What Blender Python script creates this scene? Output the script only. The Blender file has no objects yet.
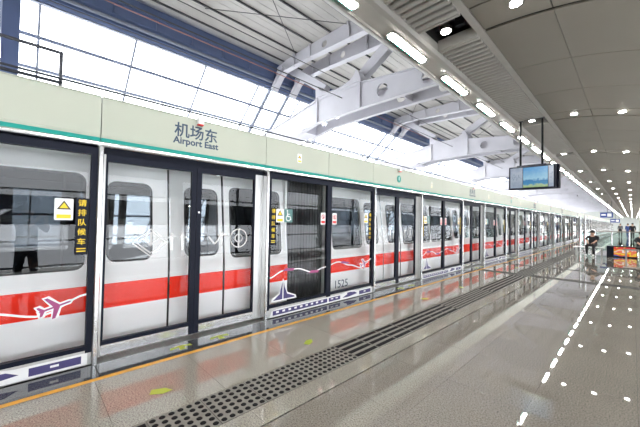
import bpy, bmesh, math, random
from mathutils import Matrix, Vector
random.seed(7)
S = bpy.context.scene
COL = S.collection
# ---------------------------------------------------------------- camera
D, HC, F = 3.7156, 1.4327, 303.55
YAW, PIT, ROL = math.radians(45.89), math.radians(1.2576), math.radians(1.0535)
fw = Vector((-math.sin(YAW)*math.cos(PIT), math.cos(YAW)*math.cos(PIT), math.sin(PIT)))
rt = Vector((math.cos(YAW), math.sin(YAW), 0)); up = rt.cross(fw)
r2 = rt*math.cos(ROL) + up*math.sin(ROL); u2 = r2.cross(fw)
cd = bpy.data.cameras.new('camera'); cam = bpy.data.objects.new('camera', cd); COL.objects.link(cam)
cd.sensor_width = 36; cd.lens = F/640*36; cd.clip_start = .05; cd.clip_end = 600
cam.matrix_world = Matrix(((r2.x, u2.x, -fw.x, D), (r2.y, u2.y, -fw.y, 0), (r2.z, u2.z, -fw.z, HC), (0, 0, 0, 1)))
S.camera = cam
# ---------------------------------------------------------------- world, exposure
W = bpy.data.worlds.new('overcast_sky'); S.world = W; W.use_nodes = True
bg = W.node_tree.nodes['Background']; bg.inputs[0].default_value = (.95, .975, 1, 1); bg.inputs[1].default_value = 5.5
S.view_settings.view_transform = 'Standard'; S.view_settings.look = 'None'
S.view_settings.gamma = 1; S.view_settings.use_curve_mapping = False
S.view_settings.exposure = 0.45
S.cycles.transparent_max_bounces = 24
LAMP_E, DOWN_E = 120.0, 55.0
# ---------------------------------------------------------------- materials
MATS = {}
def mat(name, col, rough=.5, metal=0, ior=1.5, emit=None, coat=0):
    m = bpy.data.materials.new(name); m.use_nodes = True
    b = m.node_tree.nodes['Principled BSDF']
    b.inputs['Base Color'].default_value = (*col, 1); b.inputs['Roughness'].default_value = rough
    b.inputs['Metallic'].default_value = metal; b.inputs['IOR'].default_value = ior
    b.inputs['Coat Weight'].default_value = coat
    if emit:
        b.inputs['Emission Color'].default_value = (*emit[0], 1); b.inputs['Emission Strength'].default_value = emit[1]
    MATS[name] = m; return m
def vary(m, scale=(1, 1, 1), amt=.08, detail=3, sc=6, rough_amt=0, bump=0):
    """procedural grain / wear: noise modulates colour, roughness and bump"""
    nt = m.node_tree; b = nt.nodes['Principled BSDF']; c = b.inputs['Base Color'].default_value[:]
    tc = nt.nodes.new('ShaderNodeNewGeometry'); mp = nt.nodes.new('ShaderNodeMapping'); mp.inputs['Scale'].default_value = scale
    n = nt.nodes.new('ShaderNodeTexNoise'); n.inputs['Scale'].default_value = sc; n.inputs['Detail'].default_value = detail
    nt.links.new(tc.outputs['Position'], mp.inputs[0]); nt.links.new(mp.outputs[0], n.inputs['Vector'])
    r = nt.nodes.new('ShaderNodeValToRGB'); r.color_ramp.elements[0].position = .3; r.color_ramp.elements[1].position = .7
    r.color_ramp.elements[0].color = (*[max(0, v*(1-amt)) for v in c[:3]], 1)
    r.color_ramp.elements[1].color = (*[min(1, v*(1+amt)) for v in c[:3]], 1)
    nt.links.new(n.outputs[0], r.inputs[0]); nt.links.new(r.outputs[0], b.inputs['Base Color'])
    if rough_amt:
        mr = nt.nodes.new('ShaderNodeMapRange'); R = b.inputs['Roughness'].default_value
        mr.inputs[3].default_value = max(0, R-rough_amt); mr.inputs[4].default_value = R+rough_amt
        nt.links.new(n.outputs[0], mr.inputs[0]); nt.links.new(mr.outputs[0], b.inputs['Roughness'])
    if bump:
        bp = nt.nodes.new('ShaderNodeBump'); bp.inputs['Strength'].default_value = bump; bp.inputs['Distance'].default_value = .01
        nt.links.new(n.outputs[0], bp.inputs['Height']); nt.links.new(bp.outputs[0], b.inputs['Normal'])
    return m
def granite(name, c0, c1, c2, rough, ior, sc=260):
    m = mat(name, c1, rough, ior=ior); nt = m.node_tree; b = nt.nodes['Principled BSDF']
    g = nt.nodes.new('ShaderNodeNewGeometry')
    v = nt.nodes.new('ShaderNodeTexNoise'); v.inputs['Scale'].default_value = sc*.35; v.inputs['Detail'].default_value = 4; v.inputs['Roughness'].default_value = .75
    w = nt.nodes.new('ShaderNodeTexNoise'); w.inputs['Scale'].default_value = 1.3; w.inputs['Detail'].default_value = 3
    nt.links.new(g.outputs['Position'], v.inputs['Vector']); nt.links.new(g.outputs['Position'], w.inputs['Vector'])
    r = nt.nodes.new('ShaderNodeValToRGB'); e = r.color_ramp.elements
    e[0].position = .36; e[0].color = (*c0, 1); e[1].position = .64; e[1].color = (*c2, 1)
    k = e.new(.47); k.color = (*c1, 1)
    nt.links.new(v.outputs[0], r.inputs[0])
    mx = nt.nodes.new('ShaderNodeMix'); mx.data_type = 'RGBA'; mx.blend_type = 'MULTIPLY'; mx.inputs[0].default_value = .35
    r2_ = nt.nodes.new('ShaderNodeValToRGB'); r2_.color_ramp.elements[0].position = .3; r2_.color_ramp.elements[0].color = (.75, .75, .75, 1); r2_.color_ramp.elements[1].position = .6
    nt.links.new(w.outputs[0], r2_.inputs[0]); nt.links.new(r.outputs[0], mx.inputs[6]); nt.links.new(r2_.outputs[0], mx.inputs[7])
    nt.links.new(mx.outputs[2], b.inputs['Base Color'])
    mr = nt.nodes.new('ShaderNodeMapRange'); mr.inputs[3].default_value = rough*.7; mr.inputs[4].default_value = rough*1.5
    nt.links.new(w.outputs[0], mr.inputs[0]); nt.links.new(mr.outputs[0], b.inputs['Roughness'])
    return m
def glass(name, tint, ior=1.5, boost=1.0):
    m = bpy.data.materials.new(name); m.use_nodes = True; nt = m.node_tree; nt.nodes.clear()
    o = nt.nodes.new('ShaderNodeOutputMaterial'); mx = nt.nodes.new('ShaderNodeMixShader'); t = nt.nodes.new('ShaderNodeBsdfTransparent')
    g = nt.nodes.new('ShaderNodeBsdfGlossy'); fr = nt.nodes.new('ShaderNodeFresnel'); ml = nt.nodes.new('ShaderNodeMath'); ml.operation = 'MULTIPLY'; ml.use_clamp = True
    fr.inputs[0].default_value = ior; ml.inputs[1].default_value = boost
    t.inputs[0].default_value = (*tint, 1); g.inputs[0].default_value = (1, 1, 1, 1); g.inputs['Roughness'].default_value = 0.0
    nt.links.new(fr.outputs[0], ml.inputs[0]); nt.links.new(ml.outputs[0], mx.inputs[0]); nt.links.new(t.outputs[0], mx.inputs[1]); nt.links.new(g.outputs[0], mx.inputs[2]); nt.links.new(mx.outputs[0], o.inputs[0])
    MATS[name] = m; return m
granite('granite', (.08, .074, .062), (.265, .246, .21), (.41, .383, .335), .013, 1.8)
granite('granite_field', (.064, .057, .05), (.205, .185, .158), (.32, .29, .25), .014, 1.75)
granite('granite_dark', (.012, .014, .017), (.04, .044, .05), (.085, .09, .10), .05, 1.7)
mat('joint', (.02, .019, .018), .7)
vary(mat('yellow', (.62, .30, .02), .35), amt=.15, sc=9)
vary(mat('steel', (.55, .55, .54), .32, 1), (1, 1, .05), .1, sc=30, rough_amt=.06)
vary(mat('steel_bright', (.72, .72, .71), .24, 1), (1, 1, .05), .08, sc=30, rough_amt=.05)
mat('stud_black', (.008, .008, .009), .6, ior=1.2)
vary(mat('tactile_plate', (.20, .19, .17), .4, ior=1.35), amt=.15, sc=14)
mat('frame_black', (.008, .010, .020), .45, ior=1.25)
vary(mat('fascia', (.43, .455, .385), .32), (.4, .4, .4), .03, sc=2)
mat('teal', (.0, .26, .22), .35)
mat('navy_ink', (.03, .06, .11), .5)
mat('white', (.8, .8, .8), .4)
mat('train_white', (.91, .91, .905), .3, ior=1.3)
vary(MATS['train_white'], (.6, .6, .6), .03, sc=2)
mat('train_red', (.97, .03, .01), .35, ior=1.2)
mat('train_dark', (.02, .021, .024), .4)
mat('train_inner', (.42, .43, .44), .5)
mat('seat_blue', (.05, .10, .16), .5)
mat('rubber', (.015, .015, .016), .6)
vary(mat('roof_white', (.68, .67, .72), .45), (.5, .5, .5), .05, sc=3)
vary(mat('roof_deck', (.62, .60, .57), .55), (.6, .6, .6), .08, sc=2)
mat('purlin', (.10, .10, .105), .5)
mat('eave_blue', (.115, .16, .30), .5)
mat('cable_red', (.42, .20, .17), .5)
mat('mullion', (.26, .29, .36), .4)
mat('dark_metal', (.045, .05, .065), .4)
vary(mat('ceiling_panel', (.225, .205, .17), .5), (.5, .5, .5), .03, sc=2)
vary(mat('slat', (.40, .385, .355), .45), amt=.04, sc=4)
mat('slot_dark', (.03, .028, .026), .7)  # near-black: painted shade above ceiling gaps, own colour of the floor joints
vary(mat('wall_grey', (.52, .54, .51), .5), (.5, .5, .5), .05, sc=2)
vary(mat('track_bed', (.34, .33, .31), .9), amt=.35, sc=7, bump=.4)
mat('plane_purple', (.055, .045, .15), .4)
mat('plane_pink', (.32, .05, .17), .4)
mat('sign_yellow', (.85, .60, .02), .45)
mat('sign_black', (.02, .02, .02), .5)
mat('sign_green', (.10, .22, .21), .45)
mat('sign_red', (.7, .03, .03), .45)
mat('arrow_olive', (.30, .36, .03), .5)
mat('lamp_white', (.9, .9, .9), .4, emit=((1, .985, .95), LAMP_E))
mat('down_white', (.9, .9, .9), .4, emit=((1, .97, .90), DOWN_E))
mat('cloth_black', (.012, .012, .014), .8)
mat('cloth_blue', (.03, .06, .20), .8)
mat('cloth_grey', (.10, .10, .11), .8)
mat('cloth_white', (.7, .7, .7), .8)
mat('cloth_red', (.4, .03, .03), .8)
mat('skin', (.50, .30, .21), .55)
mat('hair', (.012, .01, .009), .5)
mat('sign_blue', (.02, .05, .25), .4)
glass('psd_glass', (.96, .975, .975), 1.5, .72)
glass('train_glass', (.07, .08, .09), 1.5, .8)
glass('far_glass', (.22, .24, .26), 1.5, 1)
glass('door_glass', (.42, .45, .47), 1.55, 1.2)
glass('skylight_glass', (.97, .98, 1), 1.45, .6)
glass('barrier_glass', (.80, .88, .86), 1.5, 1.1)
mat('decal_film', (.92, .92, .92), .5); MATS['decal_film'].node_tree.nodes['Principled BSDF'].inputs['Alpha'].default_value = .62
# screen: map of the line at left, a seascape at right (flat print)
def screen_mat(name, kind):
    m = bpy.data.materials.new(name); m.use_nodes = True; nt = m.node_tree; b = nt.nodes['Principled BSDF']
    b.inputs['Base Color'].default_value = (.01, .01, .01, 1); b.inputs['Roughness'].default_value = .2
    tc = nt.nodes.new('ShaderNodeTexCoord'); sp = nt.nodes.new('ShaderNodeSeparateXYZ'); nt.links.new(tc.outputs['Object'], sp.inputs[0])
    n = nt.nodes.new('ShaderNodeTexNoise'); n.inputs['Scale'].default_value = 14 if kind != 'ad' else 5; n.inputs['Detail'].default_value = 2
    nt.links.new(tc.outputs['Object'], n.inputs['Vector'])
    a = nt.nodes.new('ShaderNodeMath'); a.operation = 'MULTIPLY_ADD'; a.inputs[1].default_value = .14 if kind == 'sea' else .5
    nt.links.new(n.outputs[0], a.inputs[0]); nt.links.new(sp.outputs[2], a.inputs[2])
    r = nt.nodes.new('ShaderNodeValToRGB'); e = r.color_ramp.elements; r.color_ramp.interpolation = 'LINEAR'
    if kind == 'sea':
        cols = [(0, (.03, .05, .05)), (.16, (.25, .45, .12)), (.30, (.45, .60, .35)), (.36, (.05, .30, .55)), (.52, (.03, .22, .50)), (.60, (.35, .65, .85)), (1, (.08, .35, .70))]
        sc_ = 1/.5
    elif kind == 'map':
        cols = [(0, (.30, .38, .50)), (.5, (.45, .52, .62)), (.55, (.20, .28, .40)), (.62, (.48, .55, .66)), (1, (.35, .42, .55))]; sc_ = 1/.5
    else:
        r.color_ramp.interpolation = 'CONSTANT'
        cols = [(0, (.05, .15, .5)), (.30, (.9, .15, .03)), (.40, (.95, .75, .05)), (.46, (.9, .2, .1)), (.52, (.95, .9, .8)), (.58, (.9, .3, .02)), (.66, (.8, .05, .05)), (.78, (.95, .7, .1))]; sc_ = 1/.95
    while len(e) > 1: e.remove(e[-1])
    e[0].position = cols[0][0]; e[0].color = (*cols[0][1], 1)
    for p_, c_ in cols[1:]:
        q = e.new(p_); q.color = (*c_, 1)
    s2 = nt.nodes.new('ShaderNodeMath'); s2.operation = 'MULTIPLY'; s2.inputs[1].default_value = sc_
    nt.links.new(a.outputs[0], s2.inputs[0]); nt.links.new(s2.outputs[0], r.inputs[0])
    nt.links.new(r.outputs[0], b.inputs['Emission Color']); b.inputs['Emission Strength'].default_value = {'ad': .6}.get(kind, .55)
    MATS[name] = m; return m
screen_mat('screen_sea', 'sea'); screen_mat('screen_map', 'map'); screen_mat('ad_print', 'ad')
# ---------------------------------------------------------------- mesh helpers
class MB:
    def __init__(s): s.v = []; s.f = []; s.m = []; s.mi = 0
    def add(s, vs, fs):
        o = len(s.v); s.v += [tuple(q) for q in vs]; s.f += [tuple(i+o for i in q) for q in fs]; s.m += [s.mi]*len(fs); return s
    def box(s, x0, x1, y0, y1, z0, z1):
        vs = [(x, y, z) for x in (x0, x1) for y in (y0, y1) for z in (z0, z1)]
        return s.add(vs, [(0, 1, 3, 2), (4, 6, 7, 5), (0, 4, 5, 1), (2, 3, 7, 6), (0, 2, 6, 4), (1, 5, 7, 3)])
    def bev(s, x0, x1, y0, y1, z0, z1, b):
        """box with its top edges chamfered"""
        vs = [(x0, y0, z0), (x1, y0, z0), (x1, y1, z0), (x0, y1, z0), (x0, y0, z1-b), (x1, y0, z1-b), (x1, y1, z1-b), (x0, y1, z1-b),
              (x0+b, y0+b, z1), (x1-b, y0+b, z1), (x1-b, y1-b, z1), (x0+b, y1-b, z1)]
        return s.add(vs, [(3, 2, 1, 0), (0, 1, 5, 4), (1, 2, 6, 5), (2, 3, 7, 6), (3, 0, 4, 7), (4, 5, 9, 8), (5, 6, 10, 9), (6, 7, 11, 10), (7, 4, 8, 11), (8, 9, 10, 11)])
    def prism(s, poly, axis, a, b):
        """poly: 2-D outline, extruded along axis x, y or z between a and b"""
        def P(p, t): return {'x': (t, p[0], p[1]), 'y': (p[0], t, p[1]), 'z': (p[0], p[1], t)}[axis]
        n = len(poly); vs = [P(p, a) for p in poly]+[P(p, b) for p in poly]
        fs = [tuple(range(n-1, -1, -1)), tuple(range(n, 2*n))]+[(i, (i+1) % n, n+(i+1) % n, n+i) for i in range(n)]
        return s.add(vs, fs)
    def tube(s, p0, p1, r0, r1=None, n=8):
        r1 = r0 if r1 is None else r1; p0 = Vector(p0); p1 = Vector(p1); d = (p1-p0).normalized()
        a = d.orthogonal().normalized(); b = d.cross(a); vs = []
        for p, r in ((p0, r0), (p1, r1)):
            for i in range(n):
                t = 2*math.pi*i/n; vs.append(p+a*(r*math.cos(t))+b*(r*math.sin(t)))
        return s.add(vs, [(i, (i+1) % n, n+(i+1) % n, n+i) for i in range(n)]+[tuple(range(n-1, -1, -1)), tuple(range(n, 2*n))])
    def bar(s, p0, p1, w, h, upv=(0, 0, 1)):
        """rectangular bar between two points"""
        p0 = Vector(p0); p1 = Vector(p1); d = (p1-p0).normalized(); upv = Vector(upv)
        a = d.cross(upv).normalized()*(w/2); b = a.cross(d).normalized()*(h/2); vs = []
        for p in (p0, p1): vs += [p-a-b, p+a-b, p+a+b, p-a+b]
        return s.add(vs, [(3, 2, 1, 0), (4, 5, 6, 7), (0, 1, 5, 4), (1, 2, 6, 5), (2, 3, 7, 6), (3, 0, 4, 7)])
    def ringplate(s, outer, inner, x):
        """flat plate with a hole; outer and inner loops of equal length in (y, z); x may be a function of (y,z)"""
        X = x if callable(x) else (lambda y, z: x)
        n = len(outer); vs = [(X(*p), p[0], p[1]) for p in outer]+[(X(*p), p[0], p[1]) for p in inner]
        return s.add(vs, [(i, (i+1) % n, n+(i+1) % n, n+i) for i in range(n)])
    def build(s, name, mats, parent=None, loc=None, smooth=False):
        me = bpy.data.meshes.new(name); me.from_pydata(s.v, [], s.f)
        for q in ([mats] if isinstance(mats, str) else mats): me.materials.append(MATS[q])
        me.polygons.foreach_set('material_index', s.m)
        if smooth: me.polygons.foreach_set('use_smooth', [True]*len(me.polygons))
        me.update()
        return link(name, me, parent, loc)
def link(name, me, parent=None, loc=None):
    o = bpy.data.objects.new(name, me); COL.objects.link(o)
    if parent: o.parent = parent; KIDS.setdefault(parent.name, []).append(o)
    if loc: o.location = loc
    return o
KIDS = {}
def tag(o, label, cat, group=None):
    o['label'] = label; o['category'] = cat
    if group: o['group'] = group
    return o
def thing(name, label, cat, loc=(0, 0, 0), group=None, rz=0):
    o = bpy.data.objects.new(name, None); COL.objects.link(o); o.location = loc; o.rotation_euler = (0, 0, rz); o.empty_display_size = .1
    return tag(o, label, cat, group)
def struct(o): o['kind'] = 'structure'; return o
def copy_tree(o, dy=0, parent=None, label=None, group=None):
    c = o.copy(); COL.objects.link(c)
    if parent: c.parent = parent; KIDS.setdefault(parent.name, []).append(c)
    else:
        c.location = (o.location.x, o.location.y+dy, o.location.z)
        if label: c['label'] = label
        if group: c['group'] = group
    for ch in list(KIDS.get(o.name, [])): copy_tree(ch, 0, c)
    return c
def rrect(y0, y1, z0, z1, r, k=4):
    pts = []
    for cy, cz, a0 in ((y1-r, z0+r, -90), (y1-r, z1-r, 0), (y0+r, z1-r, 90), (y0+r, z0+r, 180)):
        for i in range(k+1):
            a = math.radians(a0+90*i/k); pts.append((cy+r*math.cos(a), cz+r*math.sin(a)))
    return pts
def rect_like(y0, y1, z0, z1, k=4):
    """outer rectangle loop whose points pair with rrect's"""
    pts = []
    for cy, cz, a0 in ((y1, z0, 0), (y1, z1, 1), (y0, z1, 2), (y0, z0, 3)):
        for i in range(k+1):
            pts.append((cy, cz))
    return pts
def strip_profile(b, y0, y1, zs, X):
    for i in range(len(zs)-1):
        za, zb = zs[i], zs[i+1]
        b.add([(X(za), y0, za), (X(za), y1, za), (X(zb), y1, zb), (X(zb), y0, zb)], [(0, 1, 2, 3)])
TXT = {}
def text_mesh(body, size, align='CENTER', bold=0):
    key = (body, size, align, bold)
    if key in TXT: return TXT[key]
    c = bpy.data.curves.new('lettering', 'FONT'); c.body = body; c.size = size; c.align_x = align; c.align_y = 'CENTER'; c.extrude = .0006; c.offset = bold; c.resolution_u = 3
    o = bpy.data.objects.new('lettering', c); COL.objects.link(o)
    dg = bpy.context.evaluated_depsgraph_get(); me = bpy.data.meshes.new_from_object(o.evaluated_get(dg))
    bpy.data.objects.remove(o); bpy.data.curves.remove(c)
    TXT[key] = me; return me
ONX = Matrix(((0, 0, 1, 0), (1, 0, 0, 0), (0, 1, 0, 0), (0, 0, 0, 1)))      # text x -> +Y, y -> +Z, faces +X
def lettering(body, size, m, parent, loc, bold=0, name='lettering', sx=1, fit=None):
    key = (body, size, m, bold)
    if key not in TXT:
        me = text_mesh(body, size, 'CENTER', bold).copy(); me.materials.clear(); me.materials.append(MATS[m]); 
        if fit:
            xs_ = [v.co.x for v in me.vertices]; q_ = fit/(max(xs_)-min(xs_)); me.transform(Matrix.Diagonal((q_, q_, 1, 1)))
        me.transform(ONX @ Matrix.Diagonal((sx, 1, 1, 1))); TXT[key] = me
    return link(name, TXT[key], parent, loc)
NTH = ['', 'first', 'second', 'third', 'fourth', 'fifth', 'sixth', 'seventh', 'eighth', 'ninth', 'tenth', 'eleventh', 'twelfth', 'thirteenth', 'fourteenth', 'fifteenth', 'sixteenth', 'seventeenth', 'eighteenth', 'nineteenth', 'twentieth', 'twenty-first', 'twenty-second', 'twenty-third', 'twenty-fourth']
def bay(k, what='bay'):
    if k == 0: return 'in the %s where car number 1525 shows' % what
    if k < 0: return 'in the %s %s before car number 1525' % (NTH[-k], what)
    return 'in the %s %s beyond car number 1525' % (NTH[k], what)
P = 4.56; P0 = .517; DW = 1.96; HW = 1.30
NMOD = 24
# ---------------------------------------------------------------- floor and platform
fl = MB(); fl.box(-.06, 7.5, -9, 125, -1.2, -.012); floor = struct(fl.build('floor', 'joint'))
def slabs(x0, x1, ys, m):
    for i in range(len(ys)-1):
        w = x1-x0; l = ys[i+1]-ys[i]
        key = ('slab', round(w, 3), round(l, 3), m)
        if key not in TXT:
            b = MB(); g = .0009; b.bev(g, w-g, g, l-g, -.012, 0, .0005); o = b.build('floor_slab', m, floor, (x0, ys[i], 0)); TXT[key] = o.data
        else: link('floor_slab', TXT[key], floor, (x0, ys[i], 0))
SL = .78; YS = [.47+SL*i for i in range(-4, 28)]
slabs(.46, 1.33, YS, 'granite'); slabs(1.72, 1.918, YS, 'granite')
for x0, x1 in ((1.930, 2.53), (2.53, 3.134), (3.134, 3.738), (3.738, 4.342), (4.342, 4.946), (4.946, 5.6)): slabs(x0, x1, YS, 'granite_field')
b = MB()
ya, yb = YS[-1], 125
for x0, x1 in ((.46, 1.33), (1.72, 1.918)): b.box(x0, x1, ya+.002, yb, -.012, 0)
o = b.build('slab_run', 'granite', floor); o['kind'] = 'stuff'
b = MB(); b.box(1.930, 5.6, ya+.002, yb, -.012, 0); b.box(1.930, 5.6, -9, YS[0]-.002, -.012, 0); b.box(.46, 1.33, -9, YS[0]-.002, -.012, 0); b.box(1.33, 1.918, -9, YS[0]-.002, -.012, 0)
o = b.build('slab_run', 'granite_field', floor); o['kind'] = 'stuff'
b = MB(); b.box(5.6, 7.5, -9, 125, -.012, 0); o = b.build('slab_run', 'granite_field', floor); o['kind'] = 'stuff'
# dark polished strip at the platform edge, in lengths of one door bay
for k in range(-2, NMOD+2):
    b = MB(); b.bev(.10, .405, 0.003, P-.003, -.012, 0, .001); b.build('edge_slab', 'granite_dark', floor, (0, P0+P*k, 0)) if k == -2 else link('edge_slab', bpy.data.meshes['edge_slab'], floor, (0, P0+P*k, 0))
b = MB(); b.box(.405, .46, -9, 125, -.012, .001); b.build('yellow_line', 'yellow', floor)
# metal expansion joints across the floor
for y, w in ((10.1, .32), (12.45, .2)):
    b = MB(); b.box(.46, 1.33, y-w/2, y+w/2, -.01, .003); b.box(1.72, 5.6, y-w/2, y+w/2, -.01, .003)
    for q in (-.3, .3): b.box(1.72, 5.6, y+q*w-.004, y+q*w+.004, .003, .006)
    b.build('expansion_joint', 'slot_dark', floor)
# tactile paving: five dotted tiles in front of each door, seven barred tiles between
TL = P/12
def tactile(kind, y, parent, dst=None):
    b = dst or MB()
    if kind == 'plate': b.bev(1.335, 1.715, y+.003, y+TL-.003, -.012, .0015, .001)
    elif kind == 'dot':
        for i in range(6):
            for j in range(6):
                cx = 1.335+.38*(i+.5)/6; cy = y+TL*(j+.5)/6; r = .0225; n = 8
                vs = [(cx+r*math.cos(2*math.pi*q/n), cy+r*math.sin(2*math.pi*q/n), .0015) for q in range(n)]+[(cx+r*.75*math.cos(2*math.pi*q/n), cy+r*.75*math.sin(2*math.pi*q/n), .0055) for q in range(n)]
                b.add(vs, [(q, (q+1) % n, n+(q+1) % n, n+q) for q in range(n)]+[tuple(range(n, 2*n))])
    else:
        for i in range(4):
            cx = 1.335+.38*(i+.5)/4; b.bev(cx-.026, cx+.026, y+.012, y+TL-.012, .001, .0055, .004)
    return b
pm = tactile('plate', 0, None); dm = tactile('dot', 0, None); bm_ = tactile('bar', 0, None)
t0 = pm.build('tactile_tile', 'tactile_plate', floor, (0, -99, 0)); me_p = t0.data; bpy.data.objects.remove(t0); KIDS[floor.name].pop()
t0 = dm.build('stud_pattern', 'stud_black'); me_d = t0.data; bpy.data.objects.remove(t0)
t0 = bm_.build('bar_pattern', 'stud_black'); me_b = t0.data; bpy.data.objects.remove(t0)
far = MB(); farp = MB()
for k in range(-1, NMOD):
    for j in range(12):
        y = P0+.13+P*k+TL*j; kind = 'dot' if j < 5 else 'bar'
        if k < 7:
            t = link('tactile_tile', me_p, floor, (0, y, 0))
            c = bpy.data.objects.new('stud_pattern' if kind == 'dot' else 'bar_pattern', me_d if kind == 'dot' else me_b); COL.objects.link(c); c.parent = t
            c['kind'] = 'stuff'
        else: tactile(kind, y, None, far); tactile('plate', y, None, farp)
o = far.build('stud_pattern', 'stud_black', floor); o['kind'] = 'stuff'
o = farp.build('tactile_run', 'tactile_plate', floor); o['kind'] = 'stuff'
# ---------------------------------------------------------------- track side, walls, roof
b = MB(); b.box(-16.6, -.06, -9, 125, -1.5, -1.2); struct(b.build('floor_track_bed', 'track_bed'))
b = MB()
for x in (-.95, -2.45): b.prism([(x-.06, -1.2), (x+.06, -1.2), (x+.06, -1.17), (x+.012, -1.16), (x+.012, -1.08), (x+.035, -1.075), (x+.035, -1.04), (x-.035, -1.04), (x-.035, -1.075), (x-.012, -1.08), (x-.012, -1.16), (x-.06, -1.17)], 'y', -9, 125)
tag(b.build('rail_track', 'steel'), 'pair of steel rails under the train', 'track')
# unseen wall added to close the open hall end behind the camera
b = MB(); b.box(-7.4, 7.5, -9.2, -9, -1.5, 8.4); b.add([(-7.4, -9.2, -1.5), (-16.6, -9.2, -1.5), (-7.4, -9.2, 7.1), (-7.4, -9, -1.5), (-16.6, -9, -1.5), (-7.4, -9, 7.1)], [(0, 1, 2), (3, 5, 4), (0, 3, 4, 1), (1, 4, 5, 2)])
struct(b.build('wall_back_added', 'wall_grey'))
b = MB(); b.box(-7.4, 7.5, 120, 120.2, -1.5, 8.4); struct(b.build('wall_front_added', 'wall_grey'))  # end wall added to block white glow from the open far end
# right-hand wall with a long window band, deepened to light the train
b = MB(); b.box(5.6, 5.8, -9, 125, -.012, .15); b.box(5.6, 5.8, -9, 125, 2.55, 8.4)
for y in range(-9, 125, 6): b.box(5.6, 5.8, y, y+.35, .25, 2.55)
wr = struct(b.build('wall_right', 'wall_grey'))
for y in range(-9, 125, 6):
    b = MB(); b.box(5.56, 5.6, y+.02, y+5.98, 1.22, 1.86); b.build('dark_reflection_board', 'dark_metal', wr)  # unseen boards added so the screen glass reflects something dark
for i, y in enumerate(range(-9, 45, 6)):
    b = MB(); b.box(5.68, 5.70, y+.35, y+6, .25, 2.55); w = struct(b.build('window_%d' % (i+2), 'skylight_glass'))
    for z in (.27, .85, 1.45, 2.0, 2.53):
        b = MB(); b.box(5.65, 5.73, y+.35, y+6, z-.02, z+.02); b.build('window_bar', 'dark_metal', w)
    for q in (2.2, 4.1):
        b = MB(); b.box(5.65, 5.73, y+q-.03, y+q+.03, .25, 2.55); b.build('mullion', 'dark_metal', w)
# main roof deck and its purlins
RZ = 8.15
def wave_deck():
    b = MB(); n = 0; xs = []; x = -7.2
    while x < 7.5: xs.append(x); x += .15
    for i in range(len(xs)-1):
        z0 = RZ+(.008 if i % 2 else 0)
        b.add([(xs[i], -9, z0), (xs[i+1], -9, z0), (xs[i+1], 125, z0), (xs[i], 125, z0)], [(0, 3, 2, 1)])
        z1 = RZ+(0 if i % 2 else .008)
        b.add([(xs[i+1], -9, z0), (xs[i+1], -9, z1), (xs[i+1], 125, z1), (xs[i+1], 125, z0)], [(0, 1, 2, 3)])
    b.box(-7.6, 7.5, -9.2, 125, RZ+.1, RZ+.3)
    return b
roof = struct(wave_deck().build('ceiling_roof_deck', 'roof_deck'))
for x in (-6.55, -5.65, -4.7, -3.75, -2.8, -1.85, -.9, .05, 1.0):
    b = MB(); b.box(x-.018, x+.018, -9, 125, RZ-.06, RZ-.002); b.build('purlin', 'purlin', roof)
# eave beam: dark blue steel edge with gutter lip and stiffeners
b = MB(); b.prism([(-7.35, 7.13), (-7.2, 7.13), (-7.12, 7.22), (-7.12, 7.32), (-6.95, 7.42), (-6.95, 7.75), (-6.85, 7.75), (-6.85, 8.05), (-7.6, 8.05), (-7.6, 7.3)], 'y', -9, 125)
eave = struct(b.build('trim_1', 'eave_blue'))
b = MB(); b.tube((-7.02, -9, 7.30), (-7.02, 125, 7.30), .055); b.build('gutter_pipe', 'mullion', eave)
for i in range(50):
    b = MB(); b.box(-7.0, -6.9, 0, .03, 7.42, 7.75); b.build('stiffener', 'eave_blue', eave, (0, -4+1.14*i, 0)) if i == 0 else link('stiffener', bpy.data.meshes['stiffener'], eave, (0, -4+1.14*i, 0))
b = MB(); b.tube((-6.15, -9, 7.25), (-6.15, 125, 7.25), .016, n=6); tag(b.build('conduit', 'cable_red'), 'long thin red-brown conduit strung below the roof deck', 'conduit')
for x_, z_, lb in ((-4.6, 7.15, 'thin dark cable strung lengthwise just under the rafters'), (-3.2, 5.62, 'thin dark cable strung lengthwise through the girders'), (-6.2, 6.68, 'thin dark cable strung lengthwise in front of the glazing')):
    b = MB(); b.tube((x_, -9, z_), (x_, 118, z_), .014, n=5); tag(b.build('roof_cable', 'purlin'), lb, 'cable')
# sloped glazing, 42 degrees outward
SA = math.radians(42); GX, GZ = -7.33, 7.15; GL = 12.4
def gp(s, y, off=0): return (GX-s*math.cos(SA)+off*math.sin(SA), y, GZ-s*math.sin(SA)+off*math.cos(SA))
b = MB(); b.bar(gp(0, -9), gp(0, 125), .12, .12); win = struct(b.build('window_1', 'mullion'))
rows = [0, .99, 1.97, 2.95, 3.95, 5.5, 7.0, 8.5, 10, GL]
for s in rows[1:]:
    b = MB(); b.bar(gp(s, -9), gp(s, 125), .06, .09); b.build('glazing_rail', 'mullion', win)
GY = [.12+2.28*i for i in range(-4, 55)]
for y in GY:
    b = MB(); b.bar(gp(0, y), gp(GL, y), .055, .08); b.build('glazing_bar', 'mullion', win)
fp = MB()
for j in range(len(rows)-1):
    s0, s1 = rows[j]+.03, rows[j+1]-.03
    for i in range(len(GY)-1):
        y0, y1 = GY[i]+.03, GY[i+1]-.03
        if i < 28:
            key = ('pane', j)
            if key not in TXT:
                b = MB(); b.add([gp(s0, .03), gp(s1, .03), gp(s1, 2.25), gp(s0, 2.25)], [(0, 1, 2, 3)]); o = b.build('pane', 'skylight_glass', win, (0, GY[i], 0)); TXT[key] = o.data
            else: link('pane', TXT[key], win, (0, GY[i], 0))
        else: fp.add([gp(s0, y0), gp(s1, y0), gp(s1, y1), gp(s0, y1)], [(0, 1, 2, 3)])
o = fp.build('pane_run', 'skylight_glass', win); o['kind'] = 'stuff'
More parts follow.
